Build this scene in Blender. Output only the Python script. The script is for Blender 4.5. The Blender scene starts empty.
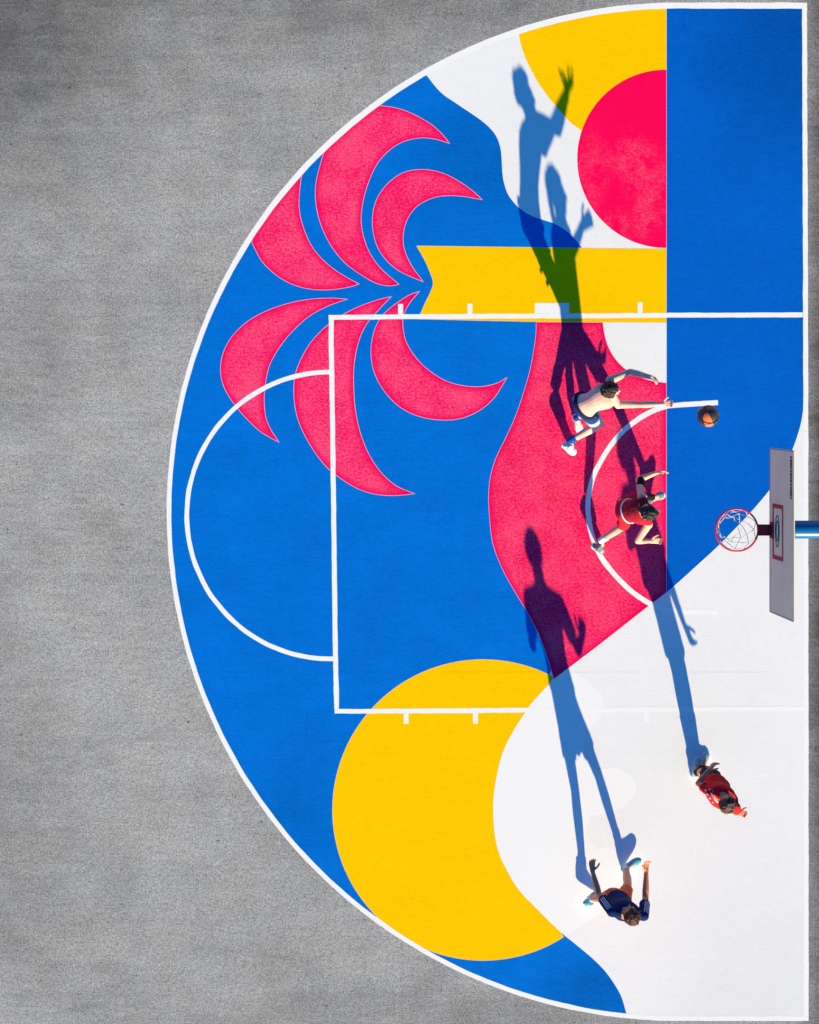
import bpy, bmesh, math, random
import numpy as np
from mathutils import Vector, Matrix, Quaternion, noise
from mathutils.geometry import delaunay_2d_cdt
random.seed(7)
PI = math.pi
sc = bpy.context.scene
COL = sc.collection

# ------------------------------------------------------------------ scale and camera
S = 81.0                       # pixels of the survey drawing per metre on the ground
H = 27.0                       # height of the drone
NX, NY = 243.0, 388.0          # point of the ground straight below the drone
def G(px, py):                 # drawing position on the ground -> metres
    return ((px-409.5)/S, (512.0-py)/S)
def W(px, py, z):              # sight line through a drawing position, met at height z
    k = H/(H-z)
    x, y = G(NX+(px-NX)/k, NY+(py-NY)/k)
    return Vector((x, y, z))
def V(gx, gy, z):              # ground drawing position raised to z
    x, y = G(gx, gy)
    return Vector((x, y, z))

cam = bpy.data.cameras.new('camera'); camo = bpy.data.objects.new('camera', cam); COL.objects.link(camo)
cx, cy = G(NX, NY)
camo.location = (cx, cy, H)
cam.sensor_width = 36.0
cam.lens = S*H/1024*36.0
cam.shift_x = (409.5-NX)/1024.0
cam.shift_y = (NY-512.0)/1024.0
cam.clip_end = 1000
sc.camera = camo

# ------------------------------------------------------------------ light
ELEV = math.radians(21.6)
hx, hy = 0.218, -0.976
hl = math.hypot(hx, hy); hx /= hl; hy /= hl
sun = bpy.data.lights.new('sun', 'SUN'); suno = bpy.data.objects.new('sun', sun); COL.objects.link(suno)
sun.energy = 4.40; sun.angle = math.radians(0.5); sun.color = (1.0, 0.835, 0.505)
d = Vector((-hx*math.cos(ELEV), -hy*math.cos(ELEV), -math.sin(ELEV)))
suno.rotation_euler = d.to_track_quat('-Z', 'Y').to_euler()
suno.location = (10, -20, 20)
w = bpy.data.worlds.new('World'); sc.world = w; w.use_nodes = True
nt = w.node_tree; bg = nt.nodes['Background']
sky = nt.nodes.new('ShaderNodeTexSky'); sky.sky_type = 'NISHITA'; sky.sun_disc = False
sky.sun_elevation = ELEV; sky.sun_rotation = math.atan2(hx, hy)
mx = nt.nodes.new('ShaderNodeMix'); mx.data_type = 'RGBA'; mx.blend_type = 'MULTIPLY'; mx.inputs[0].default_value = 1
nt.links.new(sky.outputs[0], mx.inputs[6]); mx.inputs[7].default_value = (0.125, 0.71, 1.48, 1)
nt.links.new(mx.outputs[2], bg.inputs[0]); bg.inputs[1].default_value = 0.06
sc.view_settings.view_transform = 'Standard'; sc.view_settings.look = 'None'
sc.view_settings.exposure = 0.95; sc.view_settings.gamma = 1.0

# ------------------------------------------------------------------ materials
class N:
    def __init__(s, name, rough=0.8, spec=0.3):
        s.m = bpy.data.materials.new(name); s.m.use_nodes = True
        s.t = s.m.node_tree; s.b = s.t.nodes['Principled BSDF']
        s.b.inputs['Roughness'].default_value = rough
        s.b.inputs['Specular IOR Level'].default_value = spec
        s.geo = s.t.nodes.new('ShaderNodeNewGeometry'); s.pos = s.geo.outputs['Position']
    def n(s, k, **kw):
        o = s.t.nodes.new(k)
        for a, v in kw.items(): setattr(o, a, v)
        return o
    def l(s, a, b):
        if isinstance(a, (int, float)): b.default_value = a
        elif isinstance(a, tuple): b.default_value = a if len(a) == 4 or b.type == 'VECTOR' else (*a, 1)
        else: s.t.links.new(a, b)
    def math(s, op, a, b=0.0, clamp=False):
        o = s.n('ShaderNodeMath', operation=op, use_clamp=clamp); s.l(a, o.inputs[0]); s.l(b, o.inputs[1]); return o.outputs[0]
    def noise(s, scale, detail=3, rough=0.55, vec=None, dist=0.0):
        o = s.n('ShaderNodeTexNoise'); s.l(vec if vec is not None else s.pos, o.inputs['Vector'])
        o.inputs['Scale'].default_value = scale; o.inputs['Detail'].default_value = detail
        o.inputs['Roughness'].default_value = rough; o.inputs['Distortion'].default_value = dist
        return o.outputs['Fac']
    def scaled(s, v):
        o = s.n('ShaderNodeVectorMath', operation='MULTIPLY'); s.l(s.pos, o.inputs[0]); o.inputs[1].default_value = v
        return o.outputs[0]
    def ramp(s, f, a, b, lo=0.0, hi=1.0):
        o = s.n('ShaderNodeMapRange', clamp=True); s.l(f, o.inputs[0])
        for i, v in enumerate((a, b, lo, hi)): o.inputs[i+1].default_value = v
        return o.outputs[0]
    def mix(s, f, a, b, mode='MIX'):
        o = s.n('ShaderNodeMix', data_type='RGBA', blend_type=mode); s.l(f, o.inputs[0]); s.l(a, o.inputs[6]); s.l(b, o.inputs[7]); return o.outputs[2]
    def grey(s, f):
        o = s.n('ShaderNodeCombineColor'); [s.l(f, o.inputs[i]) for i in range(3)]; return o.outputs[0]
    def blob(s, px, py, rx, ry):       # soft patch at a ground spot: wear, uneven tone, painted-in lens vignetting
        x, y = G(px, py)
        o = s.n('ShaderNodeVectorMath', operation='SUBTRACT'); s.l(s.pos, o.inputs[0]); o.inputs[1].default_value = (x, y, 0)
        p = s.n('ShaderNodeVectorMath', operation='DIVIDE'); s.l(o.outputs[0], p.inputs[0]); p.inputs[1].default_value = (rx/S, ry/S, 1000)
        q = s.n('ShaderNodeVectorMath', operation='LENGTH'); s.l(p.outputs[0], q.inputs[0])
        r = s.n('ShaderNodeMapRange', clamp=True, interpolation_type='SMOOTHERSTEP'); s.l(q.outputs['Value'], r.inputs[0])
        for i, v in enumerate((1.0, 0.0, 0.0, 1.0)): r.inputs[i+1].default_value = v
        return r.outputs[0]
    def bump(s, h, strength, dist):
        o = s.n('ShaderNodeBump'); o.inputs['Strength'].default_value = strength; o.inputs['Distance'].default_value = dist
        s.l(h, o.inputs['Height']); s.l(o.outputs[0], s.b.inputs['Normal'])
    def color(s, c): s.l(c, s.b.inputs['Base Color'])

def joints(q):
    """two faint construction joints that run across the slab"""
    sep = q.n('ShaderNodeSeparateXYZ'); q.l(q.pos, sep.inputs[0])
    wob = q.math('MULTIPLY', q.math('SUBTRACT', q.noise(3, 2), 0.5), 0.02)
    yy = q.math('ADD', sep.outputs[1], wob); tot = None
    for py in (431, 672):
        dd = q.math('ABSOLUTE', q.math('SUBTRACT', yy, (512-py)/S))
        m = q.ramp(dd, 0.002, 0.014, 1, 0)
        tot = m if tot is None else q.math('MAXIMUM', tot, m)
    return q.math('MULTIPLY', tot, q.ramp(q.noise(1.3, 3), 0.35, 0.6))

def paint(name, base, worn=None, worn_amt=0.35, grain=0.16, mott=0.14, edge=False, bump=0.35, extra=None, patches=()):
    q = N(name, 0.9, 0.03)
    fine = q.noise(46, 4, 0.75)
    weave = q.noise(1.0, 3, 0.6, q.scaled((9, 55, 9)))
    big = q.noise(1.1, 4, 0.6, q.scaled((1, 1.4, 1)))
    g = q.math('ADD', q.math('MULTIPLY', q.math('SUBTRACT', fine, 0.5), grain*5.0),
               q.math('MULTIPLY', q.math('SUBTRACT', weave, 0.5), grain*2.2))
    g = q.math('ADD', g, q.math('MULTIPLY', q.math('SUBTRACT', big, 0.5), mott*2))
    roll = q.noise(1.0, 3, 0.65, q.scaled((1.6, 13, 1)))
    g = q.math('ADD', g, q.math('MULTIPLY', q.math('SUBTRACT', roll, 0.5), mott*0.9))
    midn = q.noise(9, 4, 0.75)
    g = q.math('ADD', g, q.math('MULTIPLY', q.math('SUBTRACT', midn, 0.5), grain*1.5))
    sc1 = q.noise(1.0, 5, 0.7, q.scaled((7, 2.2, 3)), 1.2)
    g = q.math('SUBTRACT', g, q.math('MULTIPLY', q.math('MULTIPLY', q.ramp(sc1, 0.60, 0.70), q.ramp(fine, .4, .6)), grain*.9))
    g = q.math('SUBTRACT', g, q.math('MULTIPLY', joints(q), 0.10))
    for (bx_, by_, brx, bry, ba) in patches: g = q.math('ADD', g, q.math('MULTIPLY', q.blob(bx_, by_, brx, bry), ba))
    mul = q.grey(q.math('ADD', g, 1.0))
    c = (*base, 1)
    if worn:
        n1 = q.noise(33, 5, 0.88, q.scaled((1, 1.35, 1)), 0.4)
        n2 = q.noise(2.2, 4, 0.6)
        f = q.math('ADD', q.ramp(n1, 0.45, 0.57), q.math('MULTIPLY', q.math('SUBTRACT', n2, 0.5), 1.9), True)
        if edge:
            a = q.n('ShaderNodeAttribute', attribute_name='inset')
            f = q.math('MULTIPLY', f, q.ramp(a.outputs['Fac'], 0.8, 7.0, 0.0, 1.0))
        if extra: f = q.math('MULTIPLY', f, extra(q))
        c = q.mix(q.math('MULTIPLY', f, worn_amt), c, (*worn, 1))
    q.color(q.mix(1.0, c, mul, 'MULTIPLY'))
    q.bump(q.math('ADD', q.noise(60, 4, 0.7), q.math('MULTIPLY', weave, 0.4)), bump, 0.004)
    return q.m

def asphalt():
    q = N('weathered_asphalt', 0.92, 0.15)
    big = q.noise(0.42, 5, 0.62, q.scaled((1.0, 1.25, 1)))
    mid = q.noise(2.1, 5, 0.65)
    fine = q.math('ADD', q.math('MULTIPLY', q.noise(52, 3, 0.8), 0.72), q.math('MULTIPLY', q.noise(17, 4, 0.8), 0.28))
    streak = q.noise(1.0, 5, 0.7, q.scaled((1.4, 9, 1)))
    v = q.math('ADD', 0.365, q.math('MULTIPLY', q.math('SUBTRACT', big, 0.5), 0.24))
    v = q.math('ADD', v, q.math('MULTIPLY', q.math('SUBTRACT', mid, 0.5), 0.19))
    v = q.math('ADD', v, q.math('MULTIPLY', q.math('SUBTRACT', streak, 0.5), 0.17))
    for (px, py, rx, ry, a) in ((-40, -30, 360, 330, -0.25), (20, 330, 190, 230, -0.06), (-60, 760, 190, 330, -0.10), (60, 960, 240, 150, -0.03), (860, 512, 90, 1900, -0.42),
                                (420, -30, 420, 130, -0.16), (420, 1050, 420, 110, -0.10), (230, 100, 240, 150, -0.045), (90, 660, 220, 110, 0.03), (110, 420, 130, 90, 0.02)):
        v = q.math('ADD', v, q.math('MULTIPLY', q.blob(px, py, rx, ry), a))  # tone patches; dark corner and left edge paint lens vignetting into the colour
    v = q.math('MAXIMUM', v, 0.07)
    mul = q.math('ADD', 1.0, q.math('MULTIPLY', q.math('SUBTRACT', fine, 0.5), 4.4))
    vo = q.n('ShaderNodeTexVoronoi', feature='F1'); q.l(q.pos, vo.inputs['Vector']); vo.inputs['Scale'].default_value = 26
    pits = q.ramp(vo.outputs['Distance'], 0.05, 0.16, 1, 0)
    keep = q.ramp(q.noise(7, 2), 0.56, 0.62)
    mul = q.math('SUBTRACT', mul, q.math('MULTIPLY', q.math('MULTIPLY', pits, keep), 0.55))
    v2 = q.n('ShaderNodeTexVoronoi', feature='F1'); q.l(q.scaled((1.0, 1.0, 1.0)), v2.inputs['Vector']); v2.inputs['Scale'].default_value = 17
    chips = q.ramp(v2.outputs['Distance'], 0.04, 0.13, 1, 0)
    mul = q.math('ADD', mul, q.math('MULTIPLY', q.math('MULTIPLY', chips, q.ramp(q.noise(5, 2), 0.55, 0.6)), 0.35))
    # clustered coarse grit and a few single dark crumbs
    grit = q.ramp(q.noise(30, 4, 0.85), 0.58, 0.68)
    mul = q.math('SUBTRACT', mul, q.math('MULTIPLY', q.math('MULTIPLY', grit, q.ramp(q.noise(1.9, 5, .7), .46, .64)), 0.42))
    v3 = q.n('ShaderNodeTexVoronoi', feature='F1'); q.l(q.scaled((1.0, 1.6, 1.0)), v3.inputs['Vector']); v3.inputs['Scale'].default_value = 1.7
    mul = q.math('SUBTRACT', mul, q.math('MULTIPLY', q.ramp(q.math('ADD', v3.outputs['Distance'], q.math('MULTIPLY', q.noise(60, 2), .05)), 0.045, 0.075, 1, 0), 0.6))
    g = q.math('MULTIPLY', v, mul)
    tint = q.mix(q.ramp(q.noise(1.4, 3), 0.4, 0.65), (1.0, 0.985, 0.97, 1), (0.97, 0.985, 1.01, 1))
    q.color(q.mix(1.0, q.grey(g), tint, 'MULTIPLY'))
    q.bump(q.math('ADD', fine, q.math('MULTIPLY', pits, -0.5)), 0.45, 0.006)
    return q.m

def plain(name, c, rough=0.6, spec=0.3, var=0.12, scale=30, metallic=0.0, bump=0.0, bscale=60):
    q = N(name, rough, spec); q.b.inputs['Metallic'].default_value = metallic
    tc = q.n('ShaderNodeTexCoord').outputs['Object']
    nn = q.noise(scale, 3, 0.6, tc)
    q.color(q.mix(1.0, (*c, 1), q.grey(q.math('ADD', 1.0, q.math('MULTIPLY', q.math('SUBTRACT', nn, 0.5), var*2))), 'MULTIPLY'))
    if bump: q.bump(q.noise(bscale, 3, 0.6, tc), bump, 0.004)
    return q.m

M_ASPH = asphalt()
M_WHITE = paint('white_court_paint', (0.835, 0.84, 0.85), grain=0.045, mott=0.04, bump=0.25, patches=((760, 990, 170, 190, -.06), (700, 760, 140, 200, -.02)))
M_FRESH = paint('fresh_white_paint', (0.88, 0.885, 0.895), grain=0.022, mott=0.01, bump=0.10)
M_LINE = paint('white_line_paint', (0.885, 0.89, 0.90), grain=0.045, mott=0.02, bump=0.15)
M_BLUE = paint('blue_court_paint', (0.0003, 0.158, 0.635), grain=0.17, mott=0.20, patches=((470, 160, 110, 120, -.18), (590, 990, 90, 60, -.2), (300, 800, 60, 90, -.12)))
M_BLUE2 = paint('deep_blue_court_paint', (0.0003, 0.117, 0.555), grain=0.17, mott=0.15, patches=((800, 40, 170, 190, -.28), (720, 420, 90, 110, .08)))
M_YEL = paint('yellow_court_paint', (0.98, 0.575, 0.0005), grain=0.085, mott=0.07, bump=0.25)
M_PETAL = paint('pink_petal_paint', (0.92, 0.001, 0.11), worn=(0.96, 0.105, 0.235), worn_amt=0.92, grain=0.14, mott=0.08, edge=True)
M_TRUNK = paint('pink_trunk_paint', (0.90, 0.0005, 0.10), worn=(0.94, 0.115, 0.21), worn_amt=0.72, grain=0.17, mott=0.10, edge=True)
M_DISC = paint('pink_disc_paint', (0.95, 0.0005, 0.09), worn=(0.95, 0.15, 0.24), worn_amt=0.6, grain=0.06, mott=0.04,
               extra=lambda q: q.math('ADD', q.math('MULTIPLY', q.math('ADD', q.math('ADD', q.blob(650, 190, 36, 60), q.blob(628, 158, 34, 40)), q.math('ADD', q.blob(590, 172, 26, 60), q.blob(620, 225, 60, 26))), q.ramp(q.noise(5, 4, .7), .40, .62)), 0.03, True))
M_HAIRLINE = plain('pale_primer_edge', (0.70, 0.50, 0.62), 0.9, 0.03, var=0.3, scale=8)

# ------------------------------------------------------------------ flat painted shapes
def tag(o, label=None, cat=None, group=None, kind=None):
    if label: o['label'] = label
    if cat: o['category'] = cat
    if group: o['group'] = group
    if kind: o['kind'] = kind
    return o

def curve(pts, n=8):
    """closed outline through pts; a point with a third element is a sharp corner"""
    P = [(p[0], p[1]) for p in pts]; cor = [i for i, p in enumerate(pts) if len(p) > 2]; m = len(P)
    if cor: k = cor[0]; P = P[k:]+P[:k]; flags = [len(pts[(k+i) % m]) > 2 for i in range(m)]
    else: flags = [False]*m
    out = []
    for i in range(m):
        p1, p2 = P[i], P[(i+1) % m]
        if flags[i] and flags[(i+1) % m]:
            out.append(p1); continue
        p0 = P[i-1] if not flags[i] else (2*p1[0]-p2[0], 2*p1[1]-p2[1])
        p3 = P[(i+2) % m] if not flags[(i+1) % m] else (2*p2[0]-p1[0], 2*p2[1]-p1[1])
        for s in range(n):
            t = s/n; t2 = t*t; t3 = t2*t
            out.append(tuple(0.5*(2*p1[c]+(p2[c]-p0[c])*t+(2*p0[c]-5*p1[c]+4*p2[c]-p3[c])*t2+(3*p1[c]-p0[c]-3*p2[c]+p3[c])*t3) for c in (0, 1)))
    return out

def openc(pts, n=8):
    q = curve([(pts[0][0], pts[0][1], 1)]+list(pts[1:-1])+[(pts[-1][0], pts[-1][1], 1)], n)
    while q and math.dist(q[-1], pts[-1]) < 1e-6: q.pop()
    return q[:q.index(min(q, key=lambda a: math.dist(a, pts[-1])))+1] if min(math.dist(a, pts[-1]) for a in q) < 1e-6 else q

def seg_dist(p, B):
    a = B; b = np.roll(B, -1, axis=0); ab = b-a; ap = p-a
    t = np.clip((ap*ab).sum(1)/np.maximum((ab*ab).sum(1), 1e-9), 0, 1)
    return np.sqrt(((ap-ab*t[:, None])**2).sum(1)).min()

def inside(p, B):
    x, y = p; a = B; b = np.roll(B, -1, axis=0)
    c = ((a[:, 1] > y) != (b[:, 1] > y))
    xs = (b[:, 0]-a[:, 0])*(y-a[:, 1])/np.where(b[:, 1] == a[:, 1], 1e-9, b[:, 1]-a[:, 1])+a[:, 0]
    return bool((c & (x < xs)).sum() % 2)

def sheet(name, poly, level, mat, grid=0.0, hair=0.0):
    hair *= 0.42
    B = np.array(poly); ver = [Vector(p) for p in poly]; nb = len(ver)
    if grid:
        for gx in np.arange(B[:, 0].min(), B[:, 0].max(), grid):
            for gy in np.arange(B[:, 1].min(), B[:, 1].max(), grid):
                p = (gx+random.uniform(-.6, .6), gy+random.uniform(-.6, .6))
                if inside(p, B) and seg_dist(np.array(p), B) > grid*0.5: ver.append(Vector(p))
    vo, eo, fo = delaunay_2d_cdt(ver, [], [list(range(nb))], 1, 1e-4)[:3]
    z = level*0.0001
    co = [(*G(v.x, v.y), z) for v in vo]
    faces = [list(f) for f in fo]
    att = [min(12.0, seg_dist(np.array((v.x, v.y)), B)) for v in vo] if grid else None
    mats = [0]*len(faces)
    if hair:
        cxm = B; nx = np.roll(B, -1, axis=0)-np.roll(B, 1, axis=0); nx /= np.maximum(np.linalg.norm(nx, axis=1), 1e-9)[:, None]
        nr = np.stack([-nx[:, 1], nx[:, 0]], 1); base = len(co)
        for i in range(nb):
            for sgn in (-1, 1):
                q = cxm[i]+nr[i]*sgn*hair/2; co.append((*G(*q), z+0.00005))
                if att is not None: att.append(0.0)
        for i in range(nb):
            j = (i+1) % nb
            if math.dist(poly[i], poly[j]) < 60 or True:
                faces.append([base+2*i, base+2*j, base+2*j+1, base+2*i+1]); mats.append(1)
    me = bpy.data.meshes.new(name); me.from_pydata(co, [], faces)
    me.materials.append(mat)
    if hair: me.materials.append(M_HAIRLINE)
    me.polygons.foreach_set('material_index', mats)
    if att is not None:
        a = me.attributes.new('inset', 'FLOAT', 'POINT'); a.data.foreach_set('value', att)
    bm = bmesh.new(); bm.from_mesh(me)
    for f in bm.faces:
        if f.normal.z < 0: f.normal_flip()
    bm.to_mesh(me); bm.free()
    o = bpy.data.objects.new(name, me); COL.objects.link(o); tag(o, kind='structure')
    return o

def stripe(name, pts, width, level, mat=None, closed=False):
    P = np.array(pts, float); n = len(P)
    if closed: t = np.roll(P, -1, 0)-np.roll(P, 1, 0)
    else: t = np.gradient(P, axis=0)
    t /= np.linalg.norm(t, axis=1)[:, None]; nr = np.stack([-t[:, 1], t[:, 0]], 1)
    wd = np.array([width(p) if callable(width) else width for p in P])[:, None]
    if n < 12 and not closed:
        T = np.linspace(0, n-1, max(n, int(np.linalg.norm(np.diff(P, axis=0), axis=1).sum()/4)))
        P = np.stack([np.interp(T, range(n), P[:, c]) for c in (0, 1)], 1); nr = np.stack([np.interp(T, range(n), nr[:, c]) for c in (0, 1)], 1); wd = np.interp(T, range(n), wd[:, 0])[:, None]; n = len(P)
    wa = np.array([[noise.noise(Vector((p[0]*.06, p[1]*.06, 1.0)))+.6*noise.noise(Vector((p[0]*.35, p[1]*.35, 1.0)))] for p in P])*.34
    wb = np.array([[noise.noise(Vector((p[0]*.06, p[1]*.06, 7.0)))+.6*noise.noise(Vector((p[0]*.35, p[1]*.35, 7.0)))] for p in P])*.34
    a, b = P+nr*(wd/2+wa), P-nr*(wd/2+wb)
    z = level*0.0001
    co = [(*G(*q), z) for q in a]+[(*G(*q), z) for q in b]
    fs = [(i, (i+1) % n, n+(i+1) % n, n+i) for i in range(n if closed else n-1)]
    me = bpy.data.meshes.new(name); me.from_pydata(co, [], fs); me.materials.append(mat or M_LINE)
    bm = bmesh.new(); bm.from_mesh(me)
    for f in bm.faces:
        if f.normal.z < 0: f.normal_flip()
    bm.to_mesh(me); bm.free()
    o = bpy.data.objects.new(name, me); COL.objects.link(o); tag(o, kind='structure'); return o

DX, DY, DR = 678.0, 512.0, 506.5
def arc(a0, a1, r=DR, n=60, c=None, ry=None):
    if c is None: c = (DX, DY); ry = r; r = r+2.5
    return [(c[0]+r*math.cos(math.radians(a0+(a1-a0)*i/n)), c[1]-(ry or r)*math.sin(math.radians(a0+(a1-a0)*i/n))) for i in range(n+1)]
def ang(p): return math.degrees(math.atan2((DY-p[1])/DR, (p[0]-DX)/(DR+2.5))) % 360

# ground
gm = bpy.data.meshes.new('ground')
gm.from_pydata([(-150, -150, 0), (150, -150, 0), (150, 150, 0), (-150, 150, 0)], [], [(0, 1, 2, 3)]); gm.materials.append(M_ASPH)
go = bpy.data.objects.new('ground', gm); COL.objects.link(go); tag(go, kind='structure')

Dshape = arc(90, 270, n=160)+[(806.0, 1018), (806, 712), (805.5, 512), (804, 6)]
sheet('court_surface', Dshape, 1, M_WHITE)

# blue field on the left, its curved right border first
bl = [(425.5, 74), (440.6, 92.2), (457.7, 104.4), (474.8, 115.9), (487, 125.2), (495.5, 135), (500, 146), (501.6, 158), (502.4, 172.8), (504.6, 185),
      (509, 196), (518.7, 207.5), (531, 215.5), (545.6, 220.6), (557, 225), (570, 234), (581.8, 247.5)]
br = [(565.5, 936.3), (577.7, 946), (592.3, 958.3), (604.5, 970.5), (614.3, 984), (621.6, 997.4), (626.8, 1015)]
def smooth_open(p, n=6): return openc(p, n)+[p[-1]] if math.dist(openc(p, n)[-1], p[-1]) > .01 else openc(p, n)
def catmull(p, n=6):
    out = []
    for i in range(len(p)-1):
        p1, p2 = p[i], p[i+1]
        p0 = p[i-1] if i else (2*p1[0]-p2[0], 2*p1[1]-p2[1]); p3 = p[i+2] if i+2 < len(p) else (2*p2[0]-p1[0], 2*p2[1]-p1[1])
        for s in range(n):
            t = s/n; t2 = t*t; t3 = t2*t
            out.append(tuple(0.5*(2*p1[c]+(p2[c]-p0[c])*t+(2*p0[c]-5*p1[c]+4*p2[c]-p3[c])*t2+(3*p1[c]-p0[c]-3*p2[c]+p3[c])*t3) for c in (0, 1)))
    return out+[p[-1]]
blue = catmull(bl)+[(590, 262), (590, 560), (552, 668), (538, 700), (520, 760), (520, 868)]+catmull(br)+arc(ang((626.8, 1015)), ang((425.5, 74)), DR-1, 120)[1:-1]
sheet('blue_court_paint', blue, 2, M_BLUE)
bre = [(803.8, 405), (802.8, 412), (801, 423), (797.3, 436), (792, 450.3), (782, 471), (768.7, 491), (751, 511.9), (733.8, 530), (716.7, 547.3), (699.6, 563), (682, 579), (666.6, 592.5)]
sheet('blue_court_paint', [(666.6, 6), (804, 6)]+catmull(bre), 2, M_BLUE2)

# yellow fields
YC = arc(62.2, 302.4, 150.6, 100, (483, 810))
sheet('yellow_court_paint', YC+[(545, 905), (510, 855), (507, 800), (516, 750), (540, 702)], 3, M_YEL, hair=0.8)
yb = [(416.4, 245.8), (424, 259), (430.6, 274), (433, 283.2), (430.4, 292), (424.6, 304), (418, 319)]
sheet('yellow_court_paint', catmull(yb)+[(480, 320.6), (540, 321.8), (600, 322.2), (666.4, 322.6), (666.4, 248.8), (540, 247.4)], 3, M_YEL, hair=0.9)
yq = [(518, 30), (518.8, 35.4), (522.5, 50), (528.6, 64.7), (537, 80.6), (548, 96.5), (560.4, 111), (570, 122), (582, 131)]
sheet('yellow_court_paint', catmull(yq)+[(620, 150), (666.4, 150), (666.4, 6), (640, 7)]+arc(ang((640, 7)), ang((518, 32)), DR-2, 20)[1:], 3, M_YEL)
# pink fields
sheet('pink_court_paint', arc(90, 270, 89.2, 80, (666.4, 158.8)), 4, M_DISC)
tl = [(536.2, 322), (535.8, 334), (534, 348), (530, 370), (523, 394), (515.5, 416), (506.9, 435.2), (495.5, 459), (490, 479), (488.5, 498.7), (489.6, 518),
      (492.2, 541), (498.3, 559.6), (507.5, 579), (518, 597), (528, 613.5), (538.6, 634.3), (547, 656.3), (553.8, 679)]
tr = [(602.8, 322.4), (604.5, 333.8), (608, 346), (614.3, 357.5), (624, 368), (636.3, 375.6), (651, 380.6), (666.4, 383)]
sheet('pink_court_paint', catmull(tl)+[(568, 668.5), (597, 646.5), (648.5, 606), (666.4, 592.5)]+catmull(tr)[::-1], 4, M_TRUNK, grid=3.2, hair=0.9)

C = 1
petals = [
 [(307, 166, C), (302.2, 174), (299.8, 190), (299.3, 209.4), (304, 229), (313.3, 248.5), (328, 264.4), (344.5, 276), (359.5, 284, C), (346.8, 287.6), (327.2, 290),
  (307.7, 288.8), (290.6, 283.6), (276, 275), (262, 261.5), (253, 245), (251.6, 242, C)]+[(p[0], p[1], C) for p in arc(ang((250.5, 240)), ang((307, 166)), DR-1, 14)[1:-1][::-1]][::-1],
 [(379.5, 105.4, C), (396.6, 108), (413.7, 114.2), (430.8, 124), (441.8, 133.7), (449.8, 143.7, C), (435.7, 139.3), (421, 138), (404, 141.5), (389.3, 150.3), (377, 164.2),
  (368.5, 182.6), (363, 202), (361.2, 222), (364.9, 241), (372.2, 257), (383, 270.5), (399.3, 284.4, C), (389.5, 285.9), (376, 283.2), (359.5, 273.8), (344, 262),
  (330.4, 244.8), (320.6, 224), (315.7, 202), (316.4, 180), (325, 148, C)]+[(p[0], p[1], C) for p in arc(ang((325, 148)), ang((377, 104)), DR-1, 14)[1:-1]],
 [(482.8, 199.9, C), (469.9, 188.7), (452.8, 177.7), (438, 171.6), (421, 169.4), (404, 172.3), (389.3, 182), (378.3, 196), (373, 211.9), (372.7, 229), (377, 246),
  (386, 259.8), (400, 271.5), (423.8, 282.2, C), (412.5, 267), (405, 251), (403.2, 236.3), (406.4, 221.6), (415, 208.2), (428.4, 199.7), (443, 196), (462.6, 196.4)],
 [(348, 299, C), (327.2, 298), (305.2, 299.8), (283.3, 304.7), (261.3, 313.2), (244.2, 324), (230.8, 338), (222.7, 354), (220.5, 369.9), (223.4, 385.8), (233.2, 402.9),
  (246.6, 418.7), (261.3, 432.2), (279.6, 442.7, C), (271, 429.7), (265.7, 416.3), (264.2, 399.2), (265.7, 382), (269.8, 365), (278.4, 349), (290.6, 333.3), (307.7, 317.4), (327.2, 306.4)],
 [(391.7, 296.4, C), (376, 300.3), (356.5, 307.6), (339.4, 316.7), (324.8, 327.4), (311.3, 341.8), (301.6, 357.7), (295.5, 373.6), (293.7, 391), (295.8, 411.4), (301.6, 429),
  (312, 448), (325.6, 466), (341.3, 479), (358.4, 489), (375.5, 494.3), (395, 495.6), (415.3, 493.8, C), (397.4, 486.5), (382.8, 474.3), (370.6, 457.2), (362, 437.7),
  (356.4, 415.7), (354, 393.7), (354, 366), (358.6, 342), (366.3, 324.7), (378.5, 310)],
 [(420, 291, C), (408.4, 295.4), (393.7, 305.2), (381.5, 316.5), (374.2, 330.8), (371, 348), (372.2, 365), (377.9, 380.9), (388.8, 396.8), (403.5, 409.5), (423, 417.5),
  (445, 420.2), (464.5, 417.5), (481.6, 409), (495, 396.8), (507.3, 377.2, C), (496.3, 383.3), (479.2, 386.7), (459.7, 385), (442.6, 379.2), (425.5, 367.4), (413.3, 354),
  (405.4, 339.4), (402.8, 323.5), (404.7, 312.5), (410.8, 301.5)],
]
# first petal: outline closed along the arc
p0 = petals[0]
petals[0] = [p for p in p0[:17]]+[(p[0], p[1], C) for p in arc(ang((250.5, 240)), ang((307, 166)), DR-1, 14)[1:-1]]
for p in petals:
    sheet('painted_petal', curve(p), 4, M_PETAL, grid=3.2, hair=1.1)

# fresh white paint with its scalloped border
fl = [(554, 680.5), (548.4, 685), (538, 696), (528.8, 707), (514, 730), (503, 752), (496.6, 776.7), (493.4, 801), (494.2, 829), (498.3, 851), (506.9, 870.4), (519, 890), (536, 908), (553, 925), (565.5, 936.3)]
fr = [(554, 680.5), (568, 668.8), (577, 673), (592, 685), (602, 697), (603, 708), (597, 721), (585, 732)]
f2 = [(585, 732), (584, 750), (588, 764), (597, 769), (617, 768), (631, 777), (636, 789), (629, 802), (612, 812), (590, 817)]
f3 = [(590, 817), (586, 832), (594, 846), (612, 848), (630, 856), (637, 870), (632, 888), (615, 905), (595, 916), (565.5, 936.3)]
sheet('fresh_white_court_paint', catmull(fl)+(catmull(fr)[:-1]+catmull(f2)[:-1]+catmull(f3))[::-1][1:-1], 5, M_FRESH)

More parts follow.
